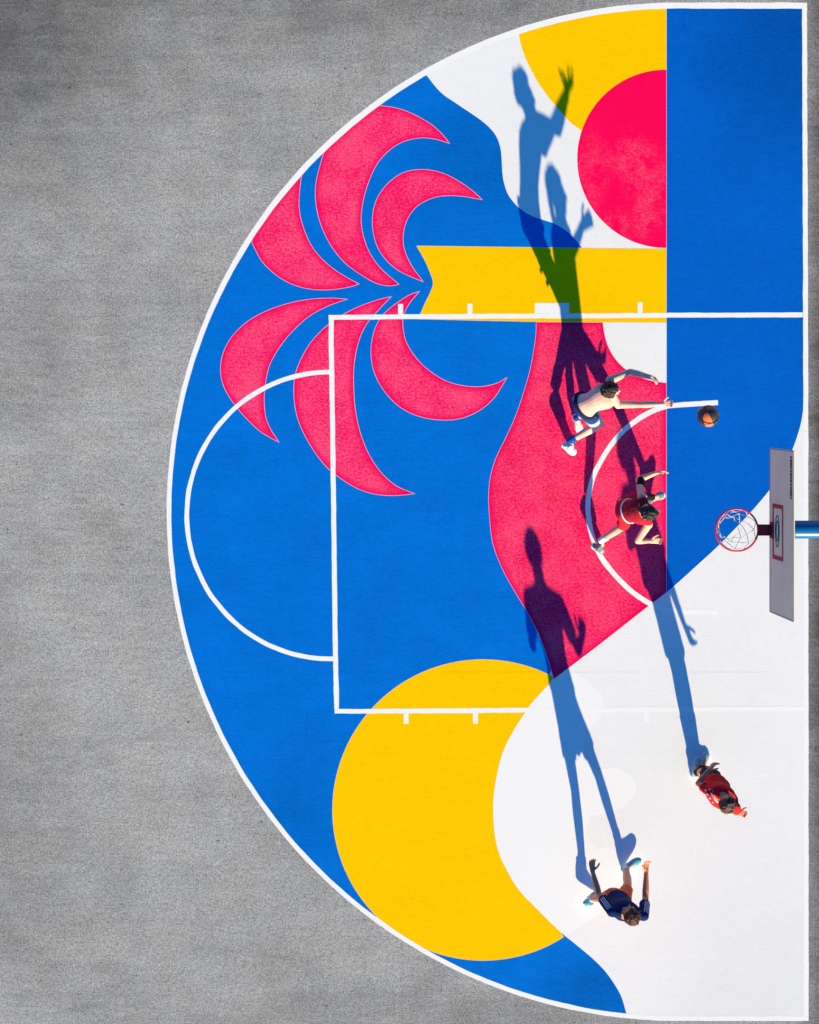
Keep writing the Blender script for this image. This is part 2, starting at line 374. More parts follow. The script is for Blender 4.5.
# lines
wout = lambda p: 4.7+1.4*max(0.0, min(1.0, (430-p[1])/300))
def straight(a, b, n): return [(a[0]+(b[0]-a[0])*i/n, a[1]+(b[1]-a[1])*i/n) for i in range(n)]
stripe('three_point_line', straight((807.0, 5.6), (678.2, 5.5), 30)+arc(90, 270, n=220)+straight((678.2, 1018.5), (808.6, 1018.6), 30)[1:]+[(808.6, 1018.6)], wout, 6)
stripe('baseline', [(804.5, 8.6), (805.2, 200), (805.8, 400), (806.0, 600), (806.1, 800), (806.2, 1016.1)], 4.9, 6.6)
KT = [(328.6, 317.4), (370, 317.0), (410, 316.7), (500, 316.1), (600, 315.8), (667, 315.2), (802.8, 314.9)]
KL = [(331.2, 319.7), (331.3, 350), (332, 388.8), (332.7, 437.7), (334, 540), (335.2, 640), (336.6, 709)]
KB = [(334.6, 711.3), (405.5, 711.1), (466.5, 710.6), (520, 710.1), (602, 709.7), (700, 709.2), (803.6, 708.7)]
stripe('key_line', KT, 4.8, 7.2); stripe('key_line', KL, 4.9, 7.8); stripe('key_line', KB, 4.7, 7.2)
stripe('free_throw_semicircle', arc(90, 270, 143.2, 90, (330, 515.4), 143.4)+[(332.5, 658.8), (335, 658.8)], 4.6, 6.3)
RA = [(718, 402.6), (697, 403.8), (675, 405.4), (665.6, 406.4), (651, 411.8), (636.3, 420.4), (624, 430.4), (611.9, 443.8), (600.9, 461), (592.6, 479), (588.4, 498.7),
      (588.4, 515.8), (591, 531.5), (596, 547), (604.5, 562), (616.8, 577), (629, 589), (641, 598.2), (653.4, 605.4), (667.8, 610.2), (687.4, 611.8), (718, 612.3)]
stripe('restricted_area_line', catmull(RA), 5.0, 6)
for x, y0, y1 in ((400.6, 304, 314.3), (470, 303.6, 314.0), (640.2, 302, 313.2), (406.2, 713.4, 723.8), (475.6, 713, 723.6), (646.5, 712, 722)):
    stripe('lane_mark', [(x, y0), (x, y1)], 4.8, 6)
stripe('lane_mark', [(534.8, 308.2), (569, 308.2)], 10.6, 6)

# ------------------------------------------------------------------ solid mesh tools
def ring(c, u, v, n=16): return [c+u*math.cos(2*PI*i/n)+v*math.sin(2*PI*i/n) for i in range(n)]
def loft(bm, rings):
    R = [[bm.verts.new(p) for p in r] for r in rings]; n = len(R[0])
    for a, b in zip(R, R[1:]):
        for i in range(n): bm.faces.new((a[i], a[(i+1) % n], b[(i+1) % n], b[i]))
    bm.faces.new(R[0][::-1]); bm.faces.new(R[-1])
def perp(d):
    a = Vector((0, 0, 1)) if abs(d.z) < .9 else Vector((1, 0, 0))
    u = d.cross(a).normalized(); return u, d.cross(u).normalized()
def cap(bm, a, b, ra, rb, n=14, mid=None):
    """tapered limb with rounded ends; mid=(position, radius) adds a muscle bulge"""
    d = (b-a); L = d.length; d = d.normalized(); u, v = perp(d); rs = []
    for t in (-.95, -.75, -.4): rs.append(ring(a+d*ra*t, u*ra*math.sqrt(1-t*t), v*ra*math.sqrt(1-t*t), n))
    st = [(0, ra)]+([mid] if mid else [])+[(1, rb)]
    for t, r in st: rs.append(ring(a+d*L*t, u*r, v*r, n))
    for t in (.4, .75, .95): rs.append(ring(b+d*rb*t, u*rb*math.sqrt(1-t*t), v*rb*math.sqrt(1-t*t), n))
    loft(bm, rs)
def tube(bm, a, b, ra, rb, n=16, mid=None):
    d = (b-a).normalized(); u, v = perp(d)
    st = [(0, ra)]+([mid] if mid else [])+[(1, rb)]
    loft(bm, [ring(a.lerp(b, t), u*r, v*r, n) for t, r in st])
def ell(bm, c, ax, ay, az, sub=3):
    """ellipsoid, half axes given as vectors"""
    m = Matrix((ax, ay, az)).transposed().to_4x4(); m.translation = c
    bmesh.ops.create_icosphere(bm, subdivisions=sub, radius=1, matrix=m)
def box(bm, c, ax, ay, az, bevel=0.0):
    m = Matrix((ax, ay, az)).transposed().to_4x4(); m.translation = c
    r = bmesh.ops.create_cube(bm, size=2, matrix=m)
    if bevel:
        es = {e for v in r['verts'] for e in v.link_edges}
        bmesh.ops.bevel(bm, geom=list(es), offset=bevel, segments=2, affect='EDGES', profile=.5)
def wire(bm, pts, r, n=6, closed=False):
    m = len(pts); R = []
    for i, p in enumerate(pts):
        q = (pts[(i+1) % m]-pts[i-1]) if closed else (pts[min(i+1, m-1)]-pts[max(i-1, 0)])
        u, v = perp(q.normalized()); R.append([bm.verts.new(x) for x in ring(p, u*r, v*r, n)])
    for i in range(m if closed else m-1):
        a, b = R[i], R[(i+1) % m]
        k = min(range(n), key=lambda s: (a[0].co-b[s].co).length)
        for j in range(n): bm.faces.new((a[j], a[(j+1) % n], b[(j+1+k) % n], b[(j+k) % n]))
    if not closed: bm.faces.new(R[0][::-1]); bm.faces.new(R[-1])

def finish(name, bm, mat, parent=None, origin=None, smooth=True):
    bmesh.ops.recalc_face_normals(bm, faces=bm.faces)
    o0 = origin or Vector((0, 0, 0))
    base = parent_origin(parent) if parent else Vector((0, 0, 0))
    me = bpy.data.meshes.new(name)
    off = origin if origin is not None else base
    bmesh.ops.translate(bm, verts=bm.verts, vec=-off)
    bm.to_mesh(me); bm.free()
    for m in (mat if isinstance(mat, list) else [mat]): me.materials.append(m)
    if smooth: me.polygons.foreach_set('use_smooth', [True]*len(me.polygons))
    o = bpy.data.objects.new(name, me); COL.objects.link(o)
    if parent: o.parent = parent
    o.location = off-base
    return o
def parent_origin(p):
    v = Vector((0, 0, 0))
    while p: v = v+p.location; p = p.parent
    return v

def fuse(bm, voxel, iters=4, fold=0.0, fscale=9.0, seed=0.0):
    """fuse overlapping closed shapes into one continuous skin and return it as a bmesh"""
    bmesh.ops.recalc_face_normals(bm, faces=bm.faces)
    me = bpy.data.meshes.new('tmp'); bm.to_mesh(me); bm.free()
    o = bpy.data.objects.new('tmp', me); COL.objects.link(o)
    r = o.modifiers.new('r', 'REMESH'); r.mode = 'VOXEL'; r.voxel_size = voxel; r.adaptivity = 0
    s = o.modifiers.new('s', 'SMOOTH'); s.factor = 0.5; s.iterations = iters
    dg = bpy.context.evaluated_depsgraph_get(); dg.update()
    m2 = bpy.data.meshes.new_from_object(o.evaluated_get(dg))
    out = bmesh.new(); out.from_mesh(m2)
    bpy.data.objects.remove(o); bpy.data.meshes.remove(me); bpy.data.meshes.remove(m2)
    if fold:
        out.normal_update(); mv = []
        for v in out.verts:
            p = v.co*fscale+Vector((seed, seed*.7, -seed))
            a = noise.noise(Vector((p.x, p.y, p.z*0.55)))+0.5*noise.noise(p*2.3)
            mv.append(v.normal*a*fold)
        for v, m in zip(out.verts, mv): v.co += m
    return out

# ------------------------------------------------------------------ people
def skin_mat(name, c):
    q = N(name, 0.5, 0.4); tc = q.n('ShaderNodeTexCoord').outputs['Object']
    f = q.noise(9, 4, 0.6, tc)
    q.color(q.mix(q.ramp(f, 0.35, 0.7), (*c, 1), (c[0]*.86, c[1]*.68, c[2]*.64, 1)))
    q.b.inputs['Subsurface Weight'].default_value = 0.06
    q.b.inputs['Subsurface Radius'].default_value = (0.02, 0.008, 0.004)
    return q.m
def hair_mat(name, c, c2):
    q = N(name, 0.55, 0.4); tc = q.n('ShaderNodeTexCoord').outputs['Object']
    f = q.noise(55, 4, 0.7, tc)
    q.color(q.mix(q.ramp(f, 0.35, 0.68), (*c, 1), (*c2, 1))); q.bump(f, 0.9, 0.01)
    return q.m
def cloth(name, c, var=0.12): return plain(name, c, 0.85, 0.15, var, 14, bump=0.25, bscale=45)

M_EYE = plain('eye', (0.06, 0.04, 0.03), 0.2, 0.5, 0.05)
M_LIP = plain('lips', (0.45, 0.16, 0.14), 0.5)

def hand(bm, wr, d, thumb, curl=0.45, spread=0.12):
    d = d.normalized(); sd = (thumb-d*thumb.dot(d)).normalized(); nr = d.cross(sd).normalized()
    # palm
    for s in (-.022, 0, .022):
        cap(bm, wr+sd*s*.7, wr+d*.085+sd*s*1.15, .0155, .0145, 8)
    cap(bm, wr-d*.03, wr+d*.03, .025, .023, 10)
    for i, (s, L) in enumerate(((.031, .070), (.0105, .078), (-.0105, .073), (-.031, .058))):
        p = wr+d*.085+sd*s; dd = (d+sd*(s/.031)*spread).normalized(); r = .0098
        for j, f in enumerate((.44, .31, .25)):
            a = curl*(0.55 if j == 0 else 1.0)*(1+.12*i)
            dd = (dd*math.cos(a)+nr*math.sin(a)).normalized()
            q = p+dd*L*f; cap(bm, p, q, r, r*.92, 8); p = q; r *= .92
    p = wr+d*.022+sd*.024; dd = (d*.62+sd*.75+nr*.25).normalized()
    for L in (.040, .032, .026):
        q = p+dd*L; cap(bm, p, q, .0125, .0108, 8); p = q; dd = (dd*.9+d*.35+nr*.2).normalized()

TORSO = [(-.14, .090, .085), (-.02, .158, .112), (.10, .165, .118), (.30, .138, .100), (.45, .136, .098), (.62, .158, .110), (.78, .172, .116), (.88, .165, .100), (.95, .125, .082), (1.0, .070, .066)]
def torso_rings(J, infl=0.0, t0=-1, t1=2, wscale=1.0, n=22):
    pel = (J['hipL']+J['hipR'])/2; nk = J['neck']
    axis = nk-pel; hl = (J['hipR']-J['hipL']).normalized(); sl = (J['shR']-J['shL']).normalized()
    rs = []
    bend = J.get('hunch', Vector((0, 0, 0)))
    for t, w_, d_ in TORSO:
        if t < t0 or t > t1: continue
        tt = min(max(t, 0), 1); u = hl.lerp(sl, tt).normalized(); ax = axis.normalized()
        u = (u-ax*u.dot(ax)).normalized(); f = u.cross(ax).normalized()
        c = pel+axis*t+bend*math.sin(PI*tt)
        sc_ = J.get('size', 1.0)
        rs.append(ring(c, u*(w_*wscale*sc_+infl), f*(d_*sc_+infl), n))
    return rs

def person(J, skin, label, hair, face_dir, shoes, clothes, origin):
    s = J.get('size', 1.0)
    bm = bmesh.new()
    loft(bm, torso_rings(J, 0, wscale=.93))
    for L in 'LR':
        sh, el, wr, hp, kn, an = (J[k+L] for k in ('sh', 'el', 'wr', 'hip', 'kn', 'an'))
        cap(bm, J['neck'].lerp(sh, .35), sh, .050*s, .055*s)
        cap(bm, sh, el, .050*s, .037*s, mid=(.4, .047*s)); cap(bm, el, wr, .039*s, .026*s, mid=(.3, .041*s))
        cap(bm, hp, kn, .080*s, .051*s, mid=(.4, .072*s)); cap(bm, kn, an, .050*s, .036*s, mid=(.32, .054*s))
        ell(bm, kn, Vector((.05, 0, 0)), Vector((0, .05, 0)), Vector((0, 0, .055)), 2)
        toe = J['toe'+L]; cap(bm, an, an.lerp(toe, .45), .034, .030)
        hand(bm, wr, J['hd'+L], J['th'+L], *J.get('curl'+L, (0.45, 0.12)))
    hc = J['head']; f = face_dir.normalized(); up = (hc-J['neck']).normalized(); up = (up*.55+Vector((0, 0, .45))).normalized()
    f = (f-up*f.dot(up)).normalized(); r = f.cross(up).normalized()
    cap(bm, J['neck']-up*.03, hc-up*.05-f*.01, .068*s, .060*s)
    for L in 'LR': cap(bm, J['neck']+up*.035, J['neck'].lerp(J['sh'+L], .7), .045*s, .040*s)
    ell(bm, hc+up*.02-f*.012, r*.074, f*.094, up*.100)
    ell(bm, hc-up*.045+f*.022, r*.055, f*.062, up*.066)
    ell(bm, hc-up*.088+f*.052, r*.026, f*.024, up*.022, 2)
    ell(bm, hc-up*.018+f*.094, r*.012, f*.020, up*.026, 2)
    ell(bm, hc+up*.018+f*.078, r*.052, f*.014, up*.012, 2)
    for q in (-1, 1): ell(bm, hc+r*.076*q-up*.012-f*.005, r*.011, f*.020, up*.031, 2)
    b = fuse(bm, 0.0062, 3)
    body = finish('person', b, skin, None, origin)
    tag(body, label, 'person')
    for q in (-1, 1):
        e = bmesh.new(); ell(e, hc+r*.031*q+up*.002+f*.079, r*.012, f*.009, up*.008, 2); finish('eye', e, M_EYE, body)
    e = bmesh.new(); ell(e, hc-up*.058+f*.081, r*.024, f*.009, up*.008, 2); finish('mouth', e, M_LIP, body)
    # hair: many overlapping tufts on the scalp
    rnd = random.Random(hair.get('seed', 1)); bm = bmesh.new()
    ell(bm, hc+up*.030-f*.022, r*.084, f*.094, up*.096)
    for i in range(hair.get('n', 130)):
        th = rnd.uniform(0, 2*PI); el_ = rnd.uniform(-.35, 1.0)
        cz = el_; rr = math.sqrt(max(0, 1-cz*cz)); vf = math.cos(th)*rr
        if vf > .35 and cz < .5: continue
        if cz < 0 and vf > -.1: continue
        dr = r*(math.sin(th)*rr)+f*vf+up*cz
        p = hc+up*.026-f*.018+r*(dr.dot(r)*.084)+f*(dr.dot(f)*.098)+up*(dr.dot(up)*.103)
        t_ = Vector((rnd.uniform(-1, 1), rnd.uniform(-1, 1), rnd.uniform(-1, 1))); t_ = (t_-dr*t_.dot(dr)).normalized()
        k = rnd.uniform(.7, 1.3)*hair.get('tuft', 1)
        cap(bm, p-t_*.014*k, p+t_*.014*k+dr*rnd.uniform(0, .012)*k, .0125*k, .007*k, 6)
    for pts, ra, rb in hair.get('tails', []):
        P = [hc+r*a+f*b_+up*c for a, b_, c in pts]
        for i in range(len(P)-1): cap(bm, P[i], P[i+1], ra+(rb-ra)*i/len(P), ra+(rb-ra)*(i+1)/len(P), 10)
    finish('hair', fuse(bm, 0.0055, 1, .004, 40, 3), hair['mat'], body)
    # shoes
    for L in 'LR':
        an, toe = J['an'+L], J['toe'+L]; heel = J['heel'+L]
        fd = (toe-heel); ln = fd.length; fd = fd.normalized()
        side = fd.cross(Vector((0, 0, 1))).normalized(); upv = side.cross(fd).normalized()
        bm = bmesh.new(); rs = []
        for t, w_, h_ in ((0.0, .022, .050), (.04, .033, .080), (.18, .038, .096), (.34, .037, .088), (.50, .041, .068), (.68, .048, .054), (.84, .045, .044), (.95, .033, .034), (1.0, .014, .020)):
            c = heel+fd*ln*t+upv*(h_/2+.008); rs.append(ring(c, side*w_, upv*h_/2, 18))
        loft(bm, rs); tube(bm, heel+fd*ln*.24+upv*.06, heel+fd*ln*.20+upv*.115, .044, .043)
        sh_ = finish('shoe', fuse(bm, 0.006, 2), shoes['upper'], body)
        bm = bmesh.new(); rs = []
        for t, w_ in ((-.01, .018), (.04, .035), (.2, .041), (.4, .040), (.65, .051), (.85, .048), (.97, .034), (1.02, .014)):
            c = heel+fd*ln*t+upv*.013; rs.append([c+side*a+upv*b_ for a, b_ in ((-w_, -.012), (w_, -.012), (w_*1.02, .012), (-w_*1.02, .012))])
        loft(bm, rs); bmesh.ops.bevel(bm, geom=bm.edges[:], offset=.004, segments=2, affect='EDGES')
        finish('sole', bm, shoes['sole'], sh_)
        bm = bmesh.new()
        for i in range(5):
            c = heel+fd*ln*(.42+.07*i)+upv*(.092-.0075*i)
            wire(bm, [c-side*.024+upv*-.008, c-side*.010, c+side*.010, c+side*.024+upv*-.008], .0035, 5)
        finish('laces', bm, shoes['lace'], sh_)
        if 'sock' in shoes:
            kn = J['kn'+L]; t = shoes.get('sockh'+L, shoes.get('sockh', .35)); bm = bmesh.new()
            tube(bm, an-(kn-an).normalized()*.03, an.lerp(kn, t), .043*s, .043*s+.020*s*min(1, t*1.6), 18, (.5, .043*s+.008*t))
            finish('sock', fuse(bm, .007, 2), shoes.get('sock'+L, shoes['sock']), body)
    # clothes
    for c in clothes:
        bm = bmesh.new(); nm = c['name']
        if nm in ('shorts',):
            loft(bm, torso_rings(J, .011, -.2, c.get('top', .32), .93))
            for L in 'LR':
                hp, kn = J['hip'+L], J['kn'+L]; e = c.get('len', .72)
                tube(bm, hp+(hp-kn).normalized()*.03, hp.lerp(kn, e), .088*s, .066*s+c.get('flare', .010), 20, (.5, .082*s))
            pm = (J['hipL']+J['hipR'])/2; km = (J['knL']+J['knR'])/2; cap(bm, pm.lerp(km, .1), pm.lerp(km, .60 if J.get('baggy') else .25), .085*s, .035*s)
        elif nm in ('t_shirt', 'tank_top'):
            rs = torso_rings(J, c.get('infl', .015), c.get('t0', .05), .96, .95)
            loft(bm, rs)
            for L in 'LR':
                sh, el = J['sh'+L], J['el'+L]
                cap(bm, J['neck'].lerp(sh, .45), sh.lerp(J['neck'], 0 if nm == 't_shirt' else .22), .056*s, .061*s)
                if nm == 't_shirt': tube(bm, sh-(el-sh)*.05, sh.lerp(el, c.get('sleeve', .62)), .061*s, .063*s, 18)
        elif nm == 'arm_sleeve':
            L = c['side']; tube(bm, J['sh'+L].lerp(J['el'+L], .6), J['el'+L].lerp(J['wr'+L], .18), .046, .046, 14, (.6, .047)); nm = 'arm_sleeve'
        o = finish(nm, fuse(bm, .008, 5, c.get('fold', .008), 8.5, c.get('seed', 2.0)), c['mat'], body)
        if 'label' in c: o['label'] = c['label']
        bt = None
        if c.get('trim'):
            from mathutils.bvhtree import BVHTree
            bt = BVHTree.FromPolygons([v.co+parent_origin(o) for v in o.data.vertices], [tuple(p.vertices) for p in o.data.polygons])
        for kind, pieces, m in c.get('trim', []):
            for pts, rr in pieces:
                pts = [bt.find_nearest(p)[0] for p in pts] if kind == 'stripe' else [(bt.ray_cast(camo.location, (p-camo.location).normalized())[0] or bt.find_nearest(p)[0]) for p in pts]
                bm = bmesh.new(); wire(bm, pts, rr, 8); finish(kind, bm, m, o)
        if c.get('hem'):
            for L in 'LR':
                bm = bmesh.new(); hp, kn = J['hip'+L], J['kn'+L]; e = c.get('len', .72)
                p = hp.lerp(kn, e-.03); dd = (kn-hp).normalized(); tube(bm, p-dd*.012, p+dd*.014, .091*s+c.get('flare', .01), .093*s+c.get('flare', .01), 22)
                finish('hem', bm, c['hem'], o)
        if c.get('belt'):
            bm = bmesh.new(); R = torso_rings(J, .021, c.get('top', .30)-.03, c.get('top', .30)+.02)[0]; ctr = sum(R, Vector())/len(R); ax = (J['neck']-ctr).normalized()
            loft(bm, [[p-ax*.018 for p in R], [p+ax*.018 for p in R]]); finish('waistband', bm, c['belt'], o)
    return body

white_sh = plain('white_shoe', (.80, .80, .80), .6); white_sole = plain('white_sole', (.82, .82, .80), .7)
# --- shirtless player throwing the ball
J = dict(
 hipL=W(579, 400, .90), hipR=W(587, 414, .90), neck=V(592.5, 392.5, 1.345), shL=V(592.5, 380.5, 1.31), shR=V(600.5, 403.5, 1.29),
 elL=V(612.5, 372.6, 1.22), wrL=V(630, 378.0, 1.42), elR=W(641, 404.6, 1.43), wrR=W(662, 404, 1.57),
 hdL=V(637, 382, 1.58)-V(630, 378, 1.42), thL=Vector((0, .2, 1)), hdR=Vector((1, .05, .55)), thR=Vector((0, 1, .2)), curlL=(.75, .05), curlR=(.45, .08),
 knL=W(594, 408, .51), anL=W(577, 418, .11), heelL=V(574.5, 414, .0), toeL=V(580.5, 433, .0),
 knR=W(600, 424, .52), anR=W(570, 441, .27), heelR=W(562, 443.5, .215), toeR=W(574.5, 453, .015),
 head=W(611.3, 390.5, 1.47), hunch=Vector((-.02, -.005, .03)))
blue_c = cloth('royal_blue_cloth', (.008, .085, .36)); short_c = cloth('dark_blue_cloth', (.008, .045, .20)); navy_c = cloth('navy_cloth', (.010, .018, .075)); pale_c = cloth('pale_blue_hem', (.62, .68, .74))
skinA = skin_mat('pale_skin', (.90, .56, .45))
person(J, skinA, 'shirtless player in blue shorts lunging with both arms stretched towards the ball',
       dict(mat=hair_mat('dark_curly_hair', (.008, .005, .004), (.06, .028, .018)), n=200, tuft=1.25, seed=4), Vector((1, -.1, -.25)),
       dict(upper=white_sh, sole=white_sole, lace=plain('pale_lace', (.7, .75, .8)), sock=blue_c, sockh=.22),
       [dict(name='shorts', mat=short_c, len=.50, hem=pale_c, belt=navy_c, seed=1.0, top=.11)], V(577, 430, 0))
# --- running player in red
J = dict(
 hipL=W(623.5, 503, .87), hipR=W(625.5, 519, .87), neck=V(625, 504.5, 1.42), shL=V(621.5, 491.5, 1.37), shR=V(629, 518.0, 1.29),
 elL=W(638.5, 479.5, 1.12), wrL=W(655.5, 473.2, 1.22), elR=W(637.5, 541, .93), wrR=W(650, 541, .89),
 hdL=Vector((1, .30, .25)), thL=Vector((0, .2, 1)), hdR=Vector((1, .05, .0)), thR=Vector((0, 1, .3)), curlL=(.45, .1), curlR=(.7, .05),
 knL=V(634, 494, .52), anL=V(650.5, 496.8, .13), heelL=V(650, 499, .02), toeL=V(662.5, 493, .17),
 knR=W(622.5, 526.5, .52), anR=W(601.5, 540.2, .24), heelR=W(598, 541, .20), toeR=W(591, 555, .02),
 head=W(650.5, 512.5, 1.565), size=.95, hunch=Vector((-.02, 0, .02)))
J['heelR'] = W(591.5, 544.5, .19); J['toeR'] = W(602.5, 551.5, .015)
red_c = cloth('red_cloth', (.62, .012, .03)); dkred_c = cloth('dark_red_cloth', (.42, .012, .03)); black_c = cloth('black_cloth', (.012, .012, .016)); wht_c = cloth('white_cloth', (.75, .75, .75))
skinB = skin_mat('light_skin', (.86, .48, .35))
person(J, skinB, 'running player with dark hair in red tank top and red shorts, nearest the hoop',
       dict(mat=hair_mat('black_hair', (.006, .005, .005), (.03, .02, .018)), n=110, tuft=.9, seed=9,
            tails=[([(-.02, -.075, .01), (-.05, -.10, -.04), (-.06, -.105, -.10), (-.06, -.11, -.16)], .040, .018)]), Vector((1, .15, -.25)),
       dict(upper=plain('grey_shoe', (.22, .24, .27), .6), sole=white_sole, lace=white_sole, sock=wht_c, sockh=.25, sockL=black_c, sockhL=.85),
       [dict(name='shorts', mat=red_c, len=.70, flare=.02, belt=wht_c, seed=3.0), dict(name='tank_top', mat=dkred_c, seed=5.0, t0=.30), dict(name='arm_sleeve', mat=black_c, side='L', fold=.002)],
       V(612, 520, 0))
# --- player in the blue t-shirt
J = dict(
 hipL=V(600, 878, .92), hipR=V(611, 886, .92), neck=V(607, 885.5, 1.47), shL=V(592.5, 884, 1.42), shR=V(622.5, 888, 1.42),
 elL=W(598.5, 893.5, 1.14), wrL=W(592.5, 871.5, 1.08), elR=W(645.5, 898, 1.14), wrR=W(646.3, 872, 1.08),
 hdL=Vector((-.08, 1, .0)), thL=Vector((1, 0, .6)), hdR=Vector((0, 1, .0)), thR=Vector((-1, 0, .6)), curlL=(.6, .1), curlR=(.6, .1), baggy=1,
 knL=V(597, 889, .49), anL=W(590.5, 898.5, .13), heelL=W(583.5, 905, .12), toeL=W(597, 893, .01),
 knR=V(620.5, 874, .50), anR=W(626, 868.5, .10), heelR=V(621.5, 869, .01), toeR=W(641, 859, .09),
 head=W(631.3, 914.5, 1.635), hunch=Vector((0, -.01, 0)))
blu_shirt = cloth('blue_shirt_cloth', (.004, .018, .095)); orange_c = cloth('orange_cloth', (.85, .14, .06))
def sleeve_stripes(J, L, m):
    sh, el = J['sh'+L], J['el'+L]; d_ = (el-sh).normalized(); up = Vector((0, 0, 1)); up = (up-d_*up.dot(d_)).normalized(); sd = d_.cross(up)
    out = []
    for k in (-.35, 0, .35):
        o_ = (up*math.cos(k)+sd*math.sin(k))*.0685
        out.append(([sh.lerp(el, t)+o_ for t in (.02, .1, .2, .3, .4, .5, .6)], .0055))
    return [('stripe', out, m)]
skinC = skin_mat('tanned_skin', (.78, .28, .14))
person(J, skinC, 'player in blue t-shirt and orange shorts walking with forearms held out, lowest in the photo',
       dict(mat=hair_mat('brown_hair', (.022, .006, .005), (.13, .034, .02)), n=190, tuft=1.15, seed=14), Vector((-.15, 1, -.2)),
       dict(upper=plain('teal_white_shoe', (.12, .42, .52), .6), sole=white_sole, lace=white_sole, sock=wht_c, sockh=.2),
       [dict(name='shorts', mat=orange_c, len=.66, flare=.016, seed=6.0), dict(name='t_shirt', mat=blu_shirt, seed=8.0, sleeve=.70, trim=sleeve_stripes(J, 'L', pale_c)+sleeve_stripes(J, 'R', pale_c))],
       V(605, 882, 0))
# --- player in the red t-shirt
J = dict(
 hipL=V(695.5, 768.5, .91), hipR=V(703.2, 773, .91), neck=V(699.5, 778, 1.43), shL=V(688, 773, 1.38), shR=V(710.5, 786, 1.38),
 elL=W(698.5, 783.5, 1.12), wrL=W(708.5, 770.5, 1.12), elR=W(736.0, 811.5, 1.09), wrR=W(739.5, 813.5, .88),
 hdL=Vector((.55, .7, .05)), thL=Vector((.3, 0, 1)), hdR=V(728.7, 802, .80)-W(741.5, 812, .92), thR=Vector((.3, 1, 0)), curlL=(.5, .1), curlR=(.8, .05),
 knL=V(696.5, 765, .48), anL=V(695.0, 771.5, .09), heelL=V(692.5, 777, 0), toeL=V(699.0, 757, 0),
 knR=V(704.0, 765.5, .48), anR=V(700.8, 767, .09), heelR=V(699, 772, 0), toeR=V(707, 752.5, 0),
 head=W(728.0, 802.5, 1.60), size=.96, hunch=Vector((-.01, -.02, 0)))
J['hdR'] = Vector((.45, -.15, -.8))
redt = cloth('scarlet_cloth', (.80, .015, .02)); 
def back_marks():
    st = [([W(x, y, 1.30) for x, y in ((709.5, 789), (711.5, 794), (715, 799.5), (719, 803.5))], .0085),
          ([W(x, y, 1.30) for x, y in ((712.5, 791), (714, 795.5), (717.5, 800))], .005)]
    for x, y in ((705.2, 790), (706.6, 793.5), (709, 797.5), (712, 801.5)): st.append(([W(x, y, 1.25), W(x+1.6, y+1.2, 1.25)], .008))
    return [('print', st, wht_c), ('patch', [([W(703.2, 784.5, 1.3), W(706, 783.4, 1.3)], .013)], navy_c)]
person(J, skinC, 'player in red t-shirt and black shorts standing alone, one hand held out',
       dict(mat=hair_mat('light_brown_hair', (.03, .010, .008), (.19, .075, .045)), n=170, tuft=1.2, seed=21), Vector((.45, 1, -.2)),
       dict(upper=plain('pale_green_shoe', (.40, .52, .50), .6), sole=white_sole, lace=white_sole, sock=black_c, sockh=.45),
       [dict(name='shorts', mat=black_c, len=.80, flare=.02, seed=11.0), dict(name='t_shirt', mat=redt, seed=12.0, infl=.036, fold=.012, sleeve=.66, trim=back_marks())],
       V(699, 768, 0))

# ------------------------------------------------------------------ basketball
M_OR = plain('orange_rubber', (.80, .15, .04), .55, .4, .1, 120, bump=.5, bscale=220)
M_BK = plain('black_rubber', (.05, .05, .05), .38, .5, .1, 120, bump=.5, bscale=220)
M_SEAM = plain('seam_rubber', (.012, .012, .012), .6)
bc = W(708, 416, 2.58); R0 = .121
bm = bmesh.new(); bmesh.ops.create_uvsphere(bm, u_segments=64, v_segments=40, radius=R0)
rot = Matrix.Rotation(.5, 3, 'Z') @ Matrix.Rotation(.75, 3, 'X')
for f_ in bm.faces:
    c = f_.calc_center_median().normalized(); ph = math.atan2(c.y, c.x)
    midb = abs(c.z) < .45+.22*math.cos(2*ph)
    f_.material_index = 1 if (midb ^ (c.x > 0)) else 0
    f_.smooth = True
bmesh.ops.rotate(bm, verts=bm.verts, matrix=rot, cent=(0, 0, 0))
bmesh.ops.translate(bm, verts=bm.verts, vec=bc)
ball = finish('basketball', bm, [M_OR, M_BK], None, bc)
tag(ball, 'orange and black basketball in the air between the shirtless player and the hoop', 'basketball')
seams = [[(math.cos(t), 0, math.sin(t)) for t in np.linspace(0, 2*PI, 49)[:-1]], [(0, math.cos(t), math.sin(t)) for t in np.linspace(0, 2*PI, 49)[:-1]]]
for sg in (-1, 1):
    l_ = []
    for t in np.linspace(0, 2*PI, 65)[:-1]:
        z = sg*(.45+.22*math.cos(2*t)); r_ = math.sqrt(1-z*z); l_.append((r_*math.cos(t), r_*math.sin(t), z))
    seams.append(l_)
for s_ in seams:
    bm = bmesh.new(); wire(bm, [bc+(rot @ Vector(p))*(R0+.0002) for p in s_], .0032, 6, True); finish('seam', bm, M_SEAM, ball)

# ------------------------------------------------------------------ basketball hoop
M_POLE = plain('blue_pole_paint', (.003, .12, .36), .3, .5, .06, 6)
M_RIM = plain('red_rim_paint', (.70, .012, .05), .4, .5, .08, 20)
M_PLATE = plain('dark_red_bracket', (.36, .008, .03), .5, .4, .1, 20)
M_BOARD = N('grey_backboard', .5, .4)
tc = M_BOARD.n('ShaderNodeTexCoord').outputs['Object']
M_BOARD.color(M_BOARD.mix(M_BOARD.ramp(M_BOARD.noise(2.3, 4, .6, tc), .3, .7), (.84, .78, .53, 1), (.96, .90, .60, 1))); M_BOARD = M_BOARD.m
M_BORD = plain('board_rim_paint', (.40, .30, .30), .5)
M_TARGET = plain('target_square_paint', (.45, .04, .06), .55)
M_DARK = plain('dark_steel', (.05, .05, .06), .5)
M_NET = plain('grey_net_cord', (.55, .54, .52), .7)
bx, byc = G(712.8, 514.6)
